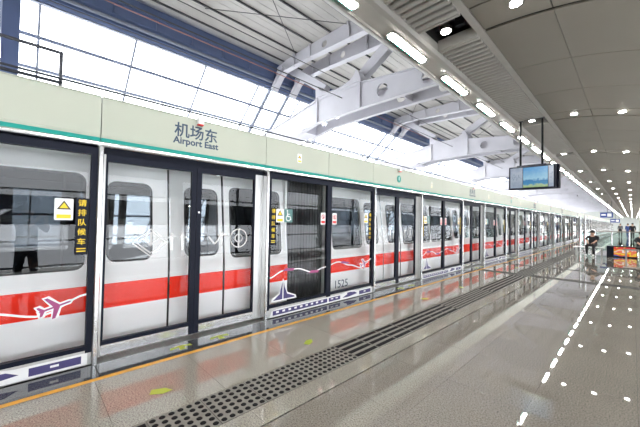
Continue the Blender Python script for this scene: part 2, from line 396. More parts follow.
# ---------------------------------------------------------------- roof frames
def circ(cx, cz, r, n=16): return [(cx+r*math.cos(2*math.pi*i/n+math.pi/4), cz+r*math.sin(2*math.pi*i/n+math.pi/4)) for i in range(n)]
def sq_loop(x0, x1, z0a, z0b, z1a, z1b, n=16):
    """quadrilateral loop paired with circ (n divisible by 4); starts at the upper right corner"""
    c = [(x1, z1b), (x0, z1a), (x0, z0a), (x1, z0b)]; pts = []
    for q in range(4):
        a, d = c[q], c[(q+1) % 4]; m = n//4
        for i in range(m): pts.append((a[0]+(d[0]-a[0])*i/m, a[1]+(d[1]-a[1])*i/m))
    return pts
def web(b, y, cells, zb, zt):
    """vertical web at y split in cells (x0, x1, hole radius); zb, zt = bottom and top height as functions of x"""
    for x0, x1, r in cells:
        q = sq_loop(x0, x1, zb(x0), zb(x1), zt(x0), zt(x1))
        if r:
            cx = (x0+x1)/2; cz = (zb(cx)+zt(cx))/2; c = circ(cx, cz, r); n = 16
            b.add([(p[0], y, p[1]) for p in q]+[(p[0], y, p[1]) for p in c], [(i, (i+1) % n, n+(i+1) % n, n+i) for i in range(n)])
            b.add([(p[0], y, p[1]) for p in c]+[(p[0], y+.04, p[1]) for p in c], [(i, (i+1) % n, n+(i+1) % n, n+i) for i in range(n)])
        else: b.add([(x0, y, zb(x0)), (x1, y, zb(x1)), (x1, y, zt(x1)), (x0, y, zt(x0))], [(0, 1, 2, 3)])
def lin(pts):
    def f(x):
        for (a, za), (c, zc) in zip(pts, pts[1:]):
            if x <= c: return za+(zc-za)*(x-a)/(c-a)
        return pts[-1][1]
    return f
def make_frame():
    t = thing('roof_frame', 'white steel roof frame with a pierced box girder and two raking arms', 'roof frame', (0, 8.05, 0), 'white steel roof frames over the track')
    zb = lin([(-9.2, 4.62), (-6.0, 4.70), (-4.4, 5.02), (-2.4, 5.08), (5.6, 5.10)]); zt = lin([(-9.2, 5.0), (-4.55, 5.80), (-4.4, 5.95), (-2.45, 5.95), (-2.3, 5.86), (.1, 5.62), (5.6, 5.60)])
    hw = .40
    for y, cells in ((-hw, [(-9.2, -4.4, 0), (-4.4, -2.4, 0), (-2.4, -2.0, 0), (-2.0, -1.15, .20), (-1.15, -.5, 0), (-.5, .3, .20), (.3, 1.2, 0), (1.2, 2.0, .20), (2.0, 5.6, 0)]),
                     (hw, [(-9.2, -5.2, 0), (-5.2, -4.5, .17), (-4.5, -3.8, .17), (-3.8, -1.8, 0), (-1.8, -1.0, .20), (-1.0, -.4, 0), (-.4, .4, .2), (.4, 5.6, 0)])):
        b = MB(); web(b, y, cells, zb, zt); web(b, y+.03, cells, zb, zt)
        xs = [-9.2, -6.0, -4.55, -4.4, -2.45, -2.3, .1, 5.6]
        for i in range(len(xs)-1):
            x0, x1 = xs[i], xs[i+1]
            for zf, up_ in ((zb, -.03), (zt, .03)):
                ya, yb2 = y-.06, y+.09
                b.add([(x0, ya, zf(x0)), (x1, ya, zf(x1)), (x1, yb2, zf(x1)), (x0, yb2, zf(x0)), (x0, ya, zf(x0)+up_), (x1, ya, zf(x1)+up_), (x1, yb2, zf(x1)+up_), (x0, yb2, zf(x0)+up_)], [(0, 1, 2, 3), (7, 6, 5, 4), (0, 4, 5, 1), (3, 2, 6, 7)])
        b.build('girder', 'roof_white', t)
    for x in (-5.3, -1.0, .6, 3.0):
        b = MB(); b.box(x-.02, x+.02, -hw+.03, hw, zb(x)+.05, zt(x)-.05); b.build('diaphragm', 'roof_white', t)
    # saddle: the curved cradle the two arms rise from
    cur = [(-4.5, 5.85), (-2.4, 5.85), (-2.4, 6.05), (-2.5, 6.30)]
    for i in range(9):
        a = math.pi*(i/8); cur.append((-3.50+.9*math.cos(a), 6.40-.40*math.sin(a)))
    cur += [(-4.52, 6.35)]
    b = MB(); b.prism(cur, 'y', -hw-.02, hw+.05); b.build('saddle', 'roof_white', t)
    for x in (-4.4, -2.4):
        b = MB(); b.box(x-.02, x+.02, -hw-.06, -hw, zb(x), zt(x)); b.build('stiffener', 'roof_white', t)
    b = MB(); b.bar((-4.35, 0, 6.35), (-6.75, 0, 8.05), .34, .26, (0, 1, 0)); b.build('arm', 'roof_white', t)
    b = MB(); b.bar((-2.75, 0, 6.25), (-.55, 0, 7.6), .34, .24, (0, 1, 0)); b.build('arm', 'roof_white', t)
    for x, z in ((1.0, 4.62),):
        b = MB(); b.box(x-.10, x+.10, -.62, -.42, z, z+.30); b.tube((x, -.45, z+.3), (x, -.45, 5.1), .02, n=6); b.build('speaker_box', 'dark_metal', t)
    # pair of rafters and the struts carrying the purlins
    for s in (-.5, .5):
        rb = lin([(-6.9, 7.25), (-6.2, 7.55), (-5, 7.56), (-2, 7.42), (5.6, 7.4)]); rtp = lin([(-6.9, 7.9), (-6.0, 8.05), (5.6, 8.05)])
        b = MB(); cells = [(-6.9, -6.2, 0), (-6.2, -5, 0), (-5, -4.3, 0), (-4.3, -3.7, .13), (-3.7, -2.2, 0), (-2.2, -1.6, .13), (-1.6, .4, 0), (.4, 1, .13), (1, 5.6, 0)]
        web(b, s-.02, cells, rb, rtp)
        xs = [-6.9, -6.2, -5, -2, 5.6]
        for i in range(4):
            x0, x1 = xs[i], xs[i+1]
            b.add([(x0, s-.12, rb(x0)), (x1, s-.12, rb(x1)), (x1, s+.12, rb(x1)), (x0, s+.12, rb(x0)), (x0, s-.12, rb(x0)-.025), (x1, s-.12, rb(x1)-.025), (x1, s+.12, rb(x1)-.025), (x0, s+.12, rb(x0)-.025)], [(0, 1, 2, 3), (7, 6, 5, 4), (0, 4, 5, 1), (3, 2, 6, 7)])
        b.build('rafter', 'roof_white', t)
        b = MB(); b.bar((-6.35, s, 7.75), (-7.05, s, 7.0), .16, .30, (0, 1, 0)); b.build('eave_bracket', 'roof_white', t)
        b = MB(); b.bar(Vector(gp(-.15, s, .12)), Vector(gp(9.5, s, .12)), .09, .14, (0, 1, 0)); b.build('glazing_strut', 'mullion', t)
        for x in (-5.65, -4.7, -2.8):
            b = MB(); b.bar((x, s-.06, 7.5), (x-.05, s-.06, 8.05), .07, .05, (0, 1, 0)); b.build('purlin_cleat', 'roof_white', t)
    for s, e in (((-5.6, -.5, 7.95), (-2.8, -4.2, 8.0)), ((-2.8, -.5, 7.95), (-5.6, -4.2, 8.0))):
        b = MB(); b.tube(s, e, .012, n=5); b.build('tie_rod', 'purlin', t)
    return t
fr0 = make_frame()
for k in range(-1, 12):
    if k: copy_tree(fr0, 9.12*k)
# column at the near end of the glazing
t = thing('column', 'dark blue steel column behind the screen beside the mesh railing', 'column', (-7.0, -.39, -1.2))
b = MB(); b.box(-.2, .2, -.02, .02, 0, 9.2); b.build('web_plate', 'eave_blue', t)
for x in (-.2, .2):
    b = MB(); b.box(x-.02, x+.02, -.15, .15, 0, 9.2); b.build('flange', 'eave_blue', t)
b = MB(); b.box(-.32, .32, -.3, .3, 0, .05); b.build('base_plate', 'eave_blue', t)
# ---------------------------------------------------------------- platform ceiling
CZ = 3.80
def arch(x): return CZ-max(0, x-2.4)**2/9.2
ROW0 = 3.45; GAP = .56
# light channel with rounded lower edges
b = MB(); b.prism([(1.45, 3.86), (1.45, 3.75), (1.48, 3.715), (1.53, 3.70), (1.56, 3.70), (1.56, 3.735), (1.76, 3.735), (1.76, 3.70), (1.80, 3.70), (1.85, 3.715), (1.875, 3.75), (1.875, 3.86)], 'y', -9, 118)
chan = struct(b.build('trim_2', 'slat'))
ceil = MB(); ceil.box(2.37, 2.45, -9, 118, 3.79, 3.86); ceiling = struct(ceil.build('ceiling', 'slat'))
b = MB(); b.box(1.86, 5.6, -9, 118, 4.25, 4.3); b.box(1.80, 1.86, -9, 118, 3.86, 4.25); b.build('plenum_shade', 'slot_dark', ceiling)  # coloured near-black so the gaps between slats look shaded
XS = [2.45, 3.13, 3.85, 4.6, 5.58]
def arch_panel(b, x0, x1, y0, y1, th=.02):
    n = 4; vs = []
    for i in range(n+1):
        x = x0+(x1-x0)*i/n
        vs += [(x, y0, arch(x)), (x, y1, arch(x)), (x, y0, arch(x)+th), (x, y1, arch(x)+th)]
    fs = [(0, 1, 3, 2), (4*n, 4*n+2, 4*n+3, 4*n+1)]
    for i in range(n):
        a = 4*i; fs += [(a, a+4, a+5, a+1), (a+2, a+3, a+7, a+6), (a, a+2, a+6, a+4), (a+1, a+5, a+7, a+3)]
    b.add(vs, fs)
farc = MB(); fars = MB(); farslot = MB()
PL = (P-GAP)/3
for k in range(-3, 25):
    yb_ = ROW0+P*k
    near = -1 <= k < 6
    for i in range(4):
        for j in range(3):
            y0 = yb_+GAP+PL*j; x0, x1 = XS[i]+.002, XS[i+1]-.002
            if near:
                key = ('cp', i)
                if key not in TXT:
                    b = MB(); arch_panel(b, x0, x1, .006, PL-.006); o = b.build('ceiling_panel', 'ceiling_panel', ceiling, (0, y0, 0)); TXT[key] = o.data
                else: link('ceiling_panel', TXT[key], ceiling, (0, y0, 0))
            else: arch_panel(farc, x0, x1, y0+.006, y0+PL-.006)
        # the pale strip of each light row, with a slot of painted shade behind it
        if near:
            key = ('cs', i)
            if key not in TXT:
                b = MB(); arch_panel(b, XS[i]+.006, XS[i+1]-.006, .02, GAP-.05); o = b.build('row_strip', 'ceiling_panel', ceiling, (0, yb_, 0)); TXT[key] = o.data
            else: link('row_strip', TXT[key], ceiling, (0, yb_, 0))
        else: arch_panel(farc, XS[i]+.006, XS[i+1]-.006, yb_+.02, yb_+GAP-.05)
    # slats between the channel and the panels
    ns = 36; pt = (P-GAP)/ns
    for j in range(ns):
        y0 = yb_+GAP+pt*j
        if near and k < 5:
            key = 'slat'
            if key not in TXT:
                b = MB(); b.prism([(0, 3.90), (.0, 3.775), (.015, 3.76), (pt*.5, 3.76), (pt*.5+.012, 3.775), (pt*.5+.012, 3.90)], 'x', 1.875, 2.37); o = b.build('slat', 'slat', ceiling, (0, y0, 0)); TXT[key] = o.data
            else: link('slat', TXT[key], ceiling, (0, y0, 0))
        else: fars.prism([(y0, 3.90), (y0, 3.775), (y0+.015, 3.76), (y0+pt*.5, 3.76), (y0+pt*.5+.012, 3.775), (y0+pt*.5+.012, 3.90)], 'x', 1.875, 2.37)
    b = MB(); b.box(1.875, 2.37, yb_-.04, yb_-.005, 3.76, 3.9); b.box(1.875, 2.37, yb_+GAP-.045, yb_+GAP-.01, 3.76, 3.9); b.build('gap_rim', 'slat', ceiling)
    b = MB(); b.bar((1.9, yb_+.05, 3.98), (2.36, yb_+.45, 3.98), .05, .05); b.bar((1.9, yb_+.42, 4.0), (2.36, yb_+.1, 4.0), .05, .05); b.box(1.88, 2.37, yb_+.12, yb_+.17, 4.05, 4.15); b.build('gap_brace', 'dark_metal', ceiling)
for k in range(-3, 25):
    for i in range(4):
        b = MB()
        for j in range(3):
            xa = XS[i]+(XS[i+1]-XS[i])*j/3; xb = XS[i]+(XS[i+1]-XS[i])*(j+1)/3; b.add([(xa, 0, arch(xa)+.03), (xb, 0, arch(xb)+.03), (xb, GAP+.02, arch(xb)+.03), (xa, GAP+.02, arch(xa)+.03)], [(0, 3, 2, 1)])
        if k == -3: TXT[('slot', i)] = b.build('slot_shade', 'slot_dark', ceiling, (0, ROW0+P*k, 0)).data  # near-black sheet painted as the shade inside the slot
        else: link('slot_shade', TXT[('slot', i)], ceiling, (0, ROW0+P*k, 0))
farc.build('panel_run', 'ceiling_panel', ceiling)['kind'] = 'stuff'; fars.build('slat_run', 'slat', ceiling)['kind'] = 'stuff'
# linear lamps in the channel
t0 = None
GL1 = 'white linear lamps in the ceiling channel'
for k in range(-4, 74):
    y = 3.55+1.52*k
    if t0 is None:
        t0 = thing('linear_lamp', 'lit white linear lamp recessed in the long ceiling channel', 'lamp', (1.66, y, 3.70), GL1)
        b = MB(); b.prism(rrect(-.06, .06, -.45, .45, .04), 'z', .006, .03); b.build('housing', 'slat', t0)
        b = MB(); b.prism(rrect(-.03, .04, -.42, .42, .03), 'z', -.012, .006); b.build('diffuser', 'lamp_white', t0)
        b = MB(); b.box(-.05, -.038, -.42, .42, -.012, .006); b.build('rim', 'teal', t0)
        y_first = y
    else: copy_tree(t0, y-y_first)
# downlights of each row
def make_down(x, y, z):
    t = thing('downlight', 'round white downlight in the cross strip of the ceiling', 'lamp', (x, y, z), 'round ceiling downlights')
    b = MB(); b.tube((0, 0, -.012), (0, 0, .05), .07, n=16); b.build('bezel', 'steel', t)
    b = MB(); b.tube((0, 0, -.02), (0, 0, -.012), .055, n=16); b.build('bulb_face', 'down_white', t)
    return t
d0 = None
for k in range(-2, 24):
    for x in (2.12, 2.86, 3.58, 4.3, 5.05):
        y = ROW0+P*k+.20; z = arch(x)-.005
        if d0 is None: d0 = make_down(x, y, z)
        else:
            c = copy_tree(d0); c.location = (x, y, z)
# open spot lamp body above the slat gap next to the nearest rows
for k in (0, 2, 3):
    t = thing('spot_bracket', 'black spot lamp bracket inside the open slat gap', 'bracket', (2.26, ROW0+P*k+.2, 3.78), 'black brackets in the slat gaps')
    b = MB(); b.box(-.02, .09, -.03, .03, 0, .12); b.build('arm', 'stud_black', t)
    b = MB(); b.tube((.03, -.05, .10), (.03, .08, .14), .05, n=10); b.build('driver_can', 'stud_black', t)
# ---------------------------------------------------------------- platform screen: header
GF = 'pale green fascia panels of the platform screen header'
def make_fascia(w, y, label, group=None):
    t = thing('fascia_panel', label, 'panel', (0, y, 0), group)
    b = MB(); g = .004
    b.box(-.17, .02, g, w-g, 2.238, 2.622); b.box(-.17, .028, g, w-g, 2.622, 2.632)
    b.build('panel', 'fascia', t)
    b = MB(); b.box(-.17, .022, g, w-g, 2.178, 2.216); b.build('teal_stripe', 'teal', t)
    b = MB(); b.box(-.17, .019, g, w-g, 2.218, 2.236); b.build('lower_trim', 'fascia', t)
    pr = [(-.02, 2.174), (.03, 2.174)]+[(.03+.032*math.sin(a), 2.147+.027*math.cos(a)) for a in [math.pi*i/6 for i in range(7)]]+[(-.02, 2.12)]
    b = MB(); b.prism(pr, 'y', g/4, w-g/4); b.build('steel_rail', 'steel_bright', t, smooth=False)
    b = MB(); b.box(-.17, -.02, 0, w, 2.06, 2.174); b.build('shadow_box', 'frame_black', t)  # black block stands in for shade in the recess under the rail
    return t
fdoor = {}
FL = ['fascia panel lettered with the station name ', 'fascia panel with round teal number sign ', 'fascia panel with yellow warning sticker ', 'plain pale green fascia panel ']
def warn_sign(parent, x, y, z, w, h, plate=True, text='当心夹伤'):
    b = MB(); b.prism(rrect(-w/2, w/2, -h/2, h/2, .01), 'x', 0, .002); s = b.build('warning_sticker', 'white', parent, (x, y, z))
    def tri(r, cz): return [(-r*.95, cz-r*.55), (r*.95, cz-r*.55), (0, cz+r*1.0)]
    b = MB(); b.prism(tri(w*.40, h*.14), 'x', .002, .003); b.build('triangle_border', 'sign_black', s)
    b = MB(); b.prism(tri(w*.25, h*.145), 'x', .003, .004); b.build('triangle', 'sign_yellow', s)
    b = MB(); b.box(.002, .0032, -w*.38, w*.38, -h*.42, -h*.24); b.build('caption_bar', 'sign_yellow', s)
    return s
for k in range(-2, NMOD):
    y = P0+P*k
    even = k % 2 == 0
    if even not in fdoor:
        if even: t = make_fascia(DW, y, 'pale green fascia panel lettered with the station name in Chinese and English', 'station name fascia panels')
        else: t = make_fascia(DW, y, 'pale green fascia panel with a round teal number sign', 'number sign fascia panels')
        fdoor[even] = t
        if even:
            lettering('机场东', .158, 'navy_ink', t, (.021, .955, 2.452), .0025, fit=.52)
            lettering('Airport East', .10, 'navy_ink', t, (.021, .955, 2.337), .0028, fit=.55)
        else:
            b = MB(); n = 20; b.tube((.02, .98, 2.40), (.026, .98, 2.40), .08, n=20); b.build('number_disc', 'teal', t)
            lettering('1', .11, 'white', t, (.0265, .98, 2.40), .003)
        ybase = {True: None, False: None}
        fdoor[(even, 'y')] = y
    else: copy_tree(fdoor[even], y-fdoor[(even, 'y')], label=(FL[0] if even else FL[1])+bay(k))
    if k < 0: fdoor[even]['label'] = (FL[0] if even else FL[1])+bay(k)
    # two panels over the fixed screens
    if k == -2:
        fa = make_fascia(HW, y+DW, 'pale green fascia panel with a small yellow warning triangle sticker', 'warning sticker fascia panels'); warn_sign(fa, .0205, .63, 2.41, .085, .14)
        fb = make_fascia(HW, y+DW+HW, 'plain pale green fascia panel over a fixed screen', 'plain fascia panels'); yf = y
        d_l = thing('door_indicator', 'small white and red indicator lamp clipped to the fascia top above a door', 'lamp', (.028, y+DW/2, 2.555), 'door indicator lamps')
        b = MB(); b.box(0, .05, -.035, .035, .015, .10); b.build('case', 'white', d_l); b = MB(); b.box(0, .045, -.032, .032, 0, .015); b.build('lens', 'sign_red', d_l)
    else:
        copy_tree(fa, y-yf, label=FL[2]+bay(k)); copy_tree(fb, y-yf, label=FL[3]+bay(k)); copy_tree(d_l, y-yf, label='red and white indicator lamp on fascia top '+bay(k))
# conduit and railing over the header
b = MB(); b.tube((-.35, -9, 2.83), (-.35, 118, 2.83), .013, n=6)
t = tag(b.build('conduit', 'dark_metal'), 'thin dark conduit running just above the green fascia', 'conduit')
for k in range(-2, 30):
    b = MB(); b.tube((0, 0, 2.62), (0, 0, 2.83), .007, n=5); b.build('conduit_post', 'dark_metal', t, (-.35, 2.7+1.52*k, 0)) if k == -2 else link('conduit_post', bpy.data.meshes['conduit_post'], t, (-.35, 2.7+1.52*k, 0))
t = thing('railing', 'dark steel maintenance railing with mesh infill above the screen header', 'railing', (-.42, 0, 2.62))
for y in (-.75, .22):
    b = MB(); b.tube((0, y, 0), (0, y, .51), .016); b.build('post', 'dark_metal', t)
for z in (.50, .19):
    b = MB(); b.tube((0, -2.5, z), (0, .235, z), .017); b.build('rail', 'dark_metal', t)
b = MB()
for i in range(30): b.tube((0, -2.4+.06*i, .19), (0, -2.4+.06*i, .50), .0022, n=4)
for i in range(9): b.tube((0, -2.45, .21+.034*i), (0, -.68, .21+.034*i), .0022, n=4)
b.build('mesh_infill', 'dark_metal', t)
# ---------------------------------------------------------------- platform screen: posts, sliding doors, fixed screens
GP = 'brushed steel posts between doors and fixed screens'
b = MB(); b.prism([(-.018, -.022), (.09, -.022), (.10, -.014), (.10, .014), (.09, .022), (-.018, .022)], 'z', 0, 2.118)
post0 = tag(b.build('screen_post', 'steel_bright', None, (0, P0, 0)), 'slim brushed steel post standing between sliding door and fixed screen', 'post', GP)
PL_ = ['steel post at the near door jamb ', 'steel post at the far door jamb ']; post0['label'] = PL_[0]+bay(0)
for k in range(-2, NMOD):
    for dy in (0, DW):
        if k == 0 and dy == 0: continue
        c = post0.copy(); COL.objects.link(c); c.location = (0, P0+P*k+dy, 0); c['label'] = PL_[dy > 0]+bay(k)
def ring_decal(b, cy, cz, r0, r1, x0, x1, n=20, a0=0, a1=360):
    m = int(n*(a1-a0)/360); full = a1-a0 == 360
    for i in range(m):
        a, c = math.radians(a0+(a1-a0)*i/m), math.radians(a0+(a1-a0)*(i+1)/m)
        b.add([(x1, cy+r0*math.cos(a), cz+r0*math.sin(a)), (x1, cy+r1*math.cos(a), cz+r1*math.sin(a)), (x1, cy+r1*math.cos(c), cz+r1*math.sin(c)), (x1, cy+r0*math.cos(c), cz+r0*math.sin(c))], [(0, 1, 2, 3)])
def polyline(b, pts, w, x, th=.001):
    for i in range(len(pts)-1):
        (y0, z0), (y1, z1) = pts[i], pts[i+1]; dy, dz = y1-y0, z1-z0; L = math.hypot(dy, dz) or 1; ny, nz = -dz/L*w/2, dy/L*w/2; e = w*.15
        ey, ez = dy/L*e, dz/L*e
        b.add([(x, y0+ny-ey, z0+nz-ez), (x, y0-ny-ey, z0-nz-ez), (x, y1-ny+ey, z1-nz+ez), (x, y1+ny+ey, z1+nz+ez)], [(0, 1, 2, 3)])
def make_leaf(side):
    """side -1: leaf on the left of its door, +1: on the right; local y runs from the meeting edge outwards"""
    t = thing('sliding_door_leaf', 'left' if side < 0 else 'right', 'door', (0, 0, 0))
    L = DW/2-.024; SW = .03 if side < 0 else .13
    def Y(a, c): return (min(side*a, side*c), max(side*a, side*c))
    b = MB(); y = Y(.002, .062); b.box(-.045, .0, *y, .03, 2.06); b.build('meeting_stile', 'frame_black', t)
    b = MB(); y = Y(L-SW, L); b.box(-.05, -.005, *y, .03, 2.06); b.build('outer_stile', 'steel', t)
    b = MB(); y = Y(L-SW-.02, L-SW); b.box(-.048, -.001, *y, .03, 2.06); b.build('stile_edge', 'frame_black', t)
    b = MB(); y = Y(.062, L-SW-.02); b.box(-.045, .0, *y, 1.99, 2.06); b.build('top_rail', 'frame_black', t)
    b = MB(); b.box(-.045, .0, *y, .135, .175); b.build('bottom_rail', 'frame_black', t)
    b = MB(); b.box(-.042, .004, *Y(.062, L-SW), .035, .135); b.build('kick_plate', 'steel_bright', t)
    b = MB(); b.add([(-.022, y[0], .175), (-.022, y[1], .175), (-.022, y[1], 1.99), (-.022, y[0], 1.99)], [(0, 1, 2, 3)]); b.build('glass', 'psd_glass', t)
    b = MB(); cy = side*.49
    if side < 0:
        for a in (0, 1):
            r = .15-.035*a; q = [(cy-r*1.2, 1.15), (cy, 1.15-r), (cy+r*1.2, 1.15), (cy, 1.15+r), (cy-r*1.2, 1.15)]; polyline(b, q, .012, -.016)
        polyline(b, [(cy-.07, 1.20), (cy-.0, 1.12), (cy+.07, 1.20)], .02, -.016); polyline(b, [(cy, 1.12), (cy, 1.25)], .02, -.016)
        for i, q in enumerate(((.22, .08), (.34, .06))): polyline(b, [(cy+q[0], 1.05), (cy+q[0], 1.24)], .03, -.016); polyline(b, [(cy+q[0]-.04, 1.2), (cy+q[0]+.05, 1.2)], .02, -.016)
    else:
        cy += .1
        ring_decal(b, cy, 1.17, .115, .13, 0, -.016); ring_decal(b, cy, 1.17, .045, .06, 0, -.016); polyline(b, [(cy, 1.06), (cy, 1.28)], .025, -.016)
        polyline(b, [(cy-.42, 1.2), (cy-.34, 1.1), (cy-.26, 1.2)], .02, -.016); polyline(b, [(cy-.24, 1.08), (cy-.24, 1.26)], .025, -.016); polyline(b, [(cy-.3, 1.22), (cy-.16, 1.22)], .02, -.016)
    b.build('white_decal', 'decal_film', t)
    if side > 0:
        b = MB(); b.tube((0, .032, 1.50), (.006, .032, 1.50), .012, n=10); b.build('lock_stud', 'steel_bright', t)
    return t
lf = {-1: make_leaf(-1), 1: make_leaf(1)}
for k in range(-1, NMOD):
    for s in (-1, 1):
        o = lf[s] if k == 0 else copy_tree(lf[s])
        o.location = (0, P0+P*k+DW/2, 0); o['label'] = 'sliding glass door leaf with %s decal, ' % ('diamond' if s < 0 else 'ring')+bay(k); o['group'] = 'sliding door leaves with %s decals' % ('diamond' if s < 0 else 'ring')
# ribbed thresholds in front of the doors, kerbs under the fixed screens
b = MB(); b.box(-.06, .098, 0, DW, -.012, -.002)
for i in range(int(DW/.028)): b.box(-.05, .095, .01+.028*i, .024+.028*i, -.002, .004)
th = tag(b.build('threshold', ['steel'], None, (0, P0, 0)), 'ribbed metal threshold strip under a platform sliding door', 'threshold', 'ribbed door thresholds')
for k in range(-1, NMOD):
    if k: c = th.copy(); COL.objects.link(c); c.location = (0, P0+P*k, 0); c['label'] = 'ribbed metal door threshold strip '+bay(k)
def airplane(b, cy, cz, s, ang, x, grow=0):
    """airliner seen from above, nose along +y before turning: fuselage, two swept wings, tailplane"""
    g = grow/s
    polys = [[(1.0+g, 0), (.88+g*.5, .07+g), (-.7, .065+g), (-.95-g, .03+g), (-.95-g, -.03-g), (-.7, -.065-g), (.88+g*.5, -.07-g)]]
    for q in (1, -1):
        polys.append([(.30+g, .05*q), (-.22+g, (.82+g)*q), (-.42-g, (.82+g)*q), (-.10-g, .05*q)])
        polys.append([(-.60+g, .03*q), (-.86+g, (.36+g)*q), (-1.0-g, (.36+g)*q), (-.88-g, .03*q)])
    ca, sa = math.cos(ang), math.sin(ang)
    for i, pl in enumerate(polys): b.add([(x+.00008*i, cy+(p[0]*ca-p[1]*sa)*s, cz+(p[0]*sa+p[1]*ca)*s) for p in pl], [tuple(range(len(pl)))])
WP = [(0, .577), (.27, .664), (.56, .668), (.92, .581), (1.22, .635), (1.546, .695), (1.878, .61), (2.2, .535), (2.53, .68)]
def wave(u):
    t = u*1.3
    for (a, za), (c, zc) in zip(WP, WP[1:]):
        if t <= c: q = (t-a)/(c-a); q = q*q*(3-2*q); return za+(zc-za)*q
    return WP[-1][1]
def make_fixed(half):
    A = half == 'A'
    t = thing('fixed_screen', half, 'screen', (0, 0, 0)); w = HW
    y0, y1 = (.024, w) if A else (0, w-.024)
    gy0, gy1 = (y0+.05, w-.06) if A else (.045, y1-.05)
    b = MB(); b.box(.01, .07, y0, gy0, .12, 2.10); b.build('stile', 'frame_black', t); b = MB(); b.box(.01, .07, gy1, y1, .12, 2.10); b.build('stile', 'frame_black', t)
    b = MB(); b.box(.01, .07, gy0, gy1, 2.03, 2.10); b.build('top_rail', 'frame_black', t); b = MB(); b.box(.01, .07, gy0, gy1, .145, .185); b.build('bottom_rail', 'frame_black', t)
    b = MB(); b.add([(.05, gy0, .185), (.05, gy1, .185), (.05, gy1, 2.03), (.05, gy0, 2.03)], [(0, 1, 2, 3)]); b.build('glass', 'psd_glass', t)
    b = MB(); b.box(-.03, .065, y0, y1, 0, .145); b.build('base_plate', 'steel', t)
    X = .0515
    # kick-plate sticker: white band with violet silhouettes
    b = MB(); pl = [(y0+.06, .01), (y1-.0, .01), (y1, .115), (y0+.2, .115), (y0+.1, .095)] if A else [(y0, .01), (y1-.03, .01), (y1-.03, .12), (y0+.75, .12), (y0+.62, .14), (y0+.45, .135), (y0+.35, .115), (y0, .115)]
    b.prism(pl, 'x', .065, .0665); st = b.build('skyline_sticker', 'white', t)
    b = MB(); x0_, x1_ = .0665, .0672
    if A:
        b.box(x0_, x1_, .14, 1.27, .03, .095); b.mi = 1
        for i in range(9): b.box(x1_, x1_+.0005, .20+.115*i, .25+.115*i, .055, .085)
    else:
        b.box(x0_, x1_, .01, .30, .03, .095); b.prism([(.36, .04), (.52, .035), (.78, .065), (.70, .105), (.62, .108), (.60, .118), (.48, .112), (.50, .09)], 'x', x0_, x1_); b.box(x0_, x1_, .84, 1.2, .03, .1); b.mi = 1
        for y in (.06, .18, .98): b.box(x1_, x1_+.0005, y, y+.06, .06, .08)
    b.build('silhouette', ['plane_purple', 'white'], st)
    # white flight path across the glass
    b = MB()
    if A: polyline(b, [(gy0+i*(gy1+.05-gy0)/24, wave(i/24*1.0)) for i in range(25)], .018, X)
    else: polyline(b, [(gy0-.04+i*(gy1-gy0+.04)/24, wave(1+(gy0-.04+i*(gy1-gy0+.04)/24)/1.3)) for i in range(25)], .018, X)
    b.build('flight_path', 'white', t)
    b = MB()
    if A:
        for cy in (.42, .95): b.prism([(cy-.11, wave(cy/1.3)-.01), (cy+.1, wave(cy/1.3)-.02), (cy+.13, wave(cy/1.3)+.015), (cy-.05, wave(cy/1.3)+.03)], 'x', X+.0005, X+.001)
    else: b.prism([(.3, wave(1.23)-.02), (.52, wave(1.29)-.03), (.55, wave(1.3)+.005), (.36, wave(1.25)+.02)], 'x', X+.0005, X+.001)
    b.build('path_motif', 'plane_pink', t)
    if not A:
        b = MB(); airplane(b, 1.0, .60, .12, .30, X+.0004, .014); pl_ = b.build('airplane_outline', 'white', t); b = MB(); airplane(b, 1.0, .60, .12, .30, X+.001); b.build('airplane', 'plane_pink', pl_)
    else:
        b = MB(); b.prism([(.11, .22), (.60, .22), (.58, .27), (.42, .33), (.36, .46), (.33, .55), (.30, .46), (.26, .33), (.13, .27)], 'x', X, X+.0004); tw = b.build('tower_sticker', 'white', t)
        b = MB(); b.prism([(.15, .24), (.32, .24), (.32, .50), (.29, .40), (.27, .32)], 'x', X+.0004, X+.001); b.prism([(.34, .24), (.56, .24), (.55, .26), (.41, .31), (.36, .42), (.34, .50)], 'x', X+.0004, X+.001); b.build('tower_drawing', 'plane_purple', tw)
    # queue notice: vertical characters on a dark strip, warning stickers
    if A: yq, yw = gy0+.055, gy0+.17
    else: yq, yw = gy1-.055, gy1-.19
    b = MB(); b.box(X, X+.0006, yq-.05, yq+.05, 1.06, 1.60); q = b.build('queue_notice', 'frame_black', t)
    for i, ch in enumerate('请排队候车'): lettering(ch, .068, 'sign_yellow', q, (X+.001, yq, 1.55-.092*i), .0008)
    b = MB(); b.box(X+.0006, X+.001, yq-.035, yq+.035, 1.115, 1.125); b.box(X+.0006, X+.001, yq-.035, yq+.035, 1.09, 1.10); b.build('notice_small_print', 'sign_yellow', q)
    warn_sign(t, X, yw, 1.49, .135, .20)
    yn = gy1-.09 if A else gy0+.09
    b = MB(); b.prism(rrect(yn-.055, yn+.055, 1.36, 1.56, .01), 'x', X, X+.001); s = b.build('no_leaning_sticker', 'white', t)
    b = MB(); ring_decal(b, yn, 1.49, .03, .042, 0, X+.0016); polyline(b, [(yn-.026, 1.516), (yn+.026, 1.464)], .009, X+.0017); b.add([(X+.0016, yn-.045, 1.38), (X+.0016, yn+.045, 1.38), (X+.0016, yn+.045, 1.425), (X+.0016, yn-.045, 1.425)], [(0, 1, 2, 3)]); b.build('red_mark', 'sign_red', s)
    b = MB(); b.tube((X+.0012, yn, 1.50), (X+.0015, yn, 1.50), .012, n=8); b.box(X+.0012, X+.0015, yn-.011, yn+.011, 1.465, 1.488); b.build('figure_mark', 'sign_black', s)
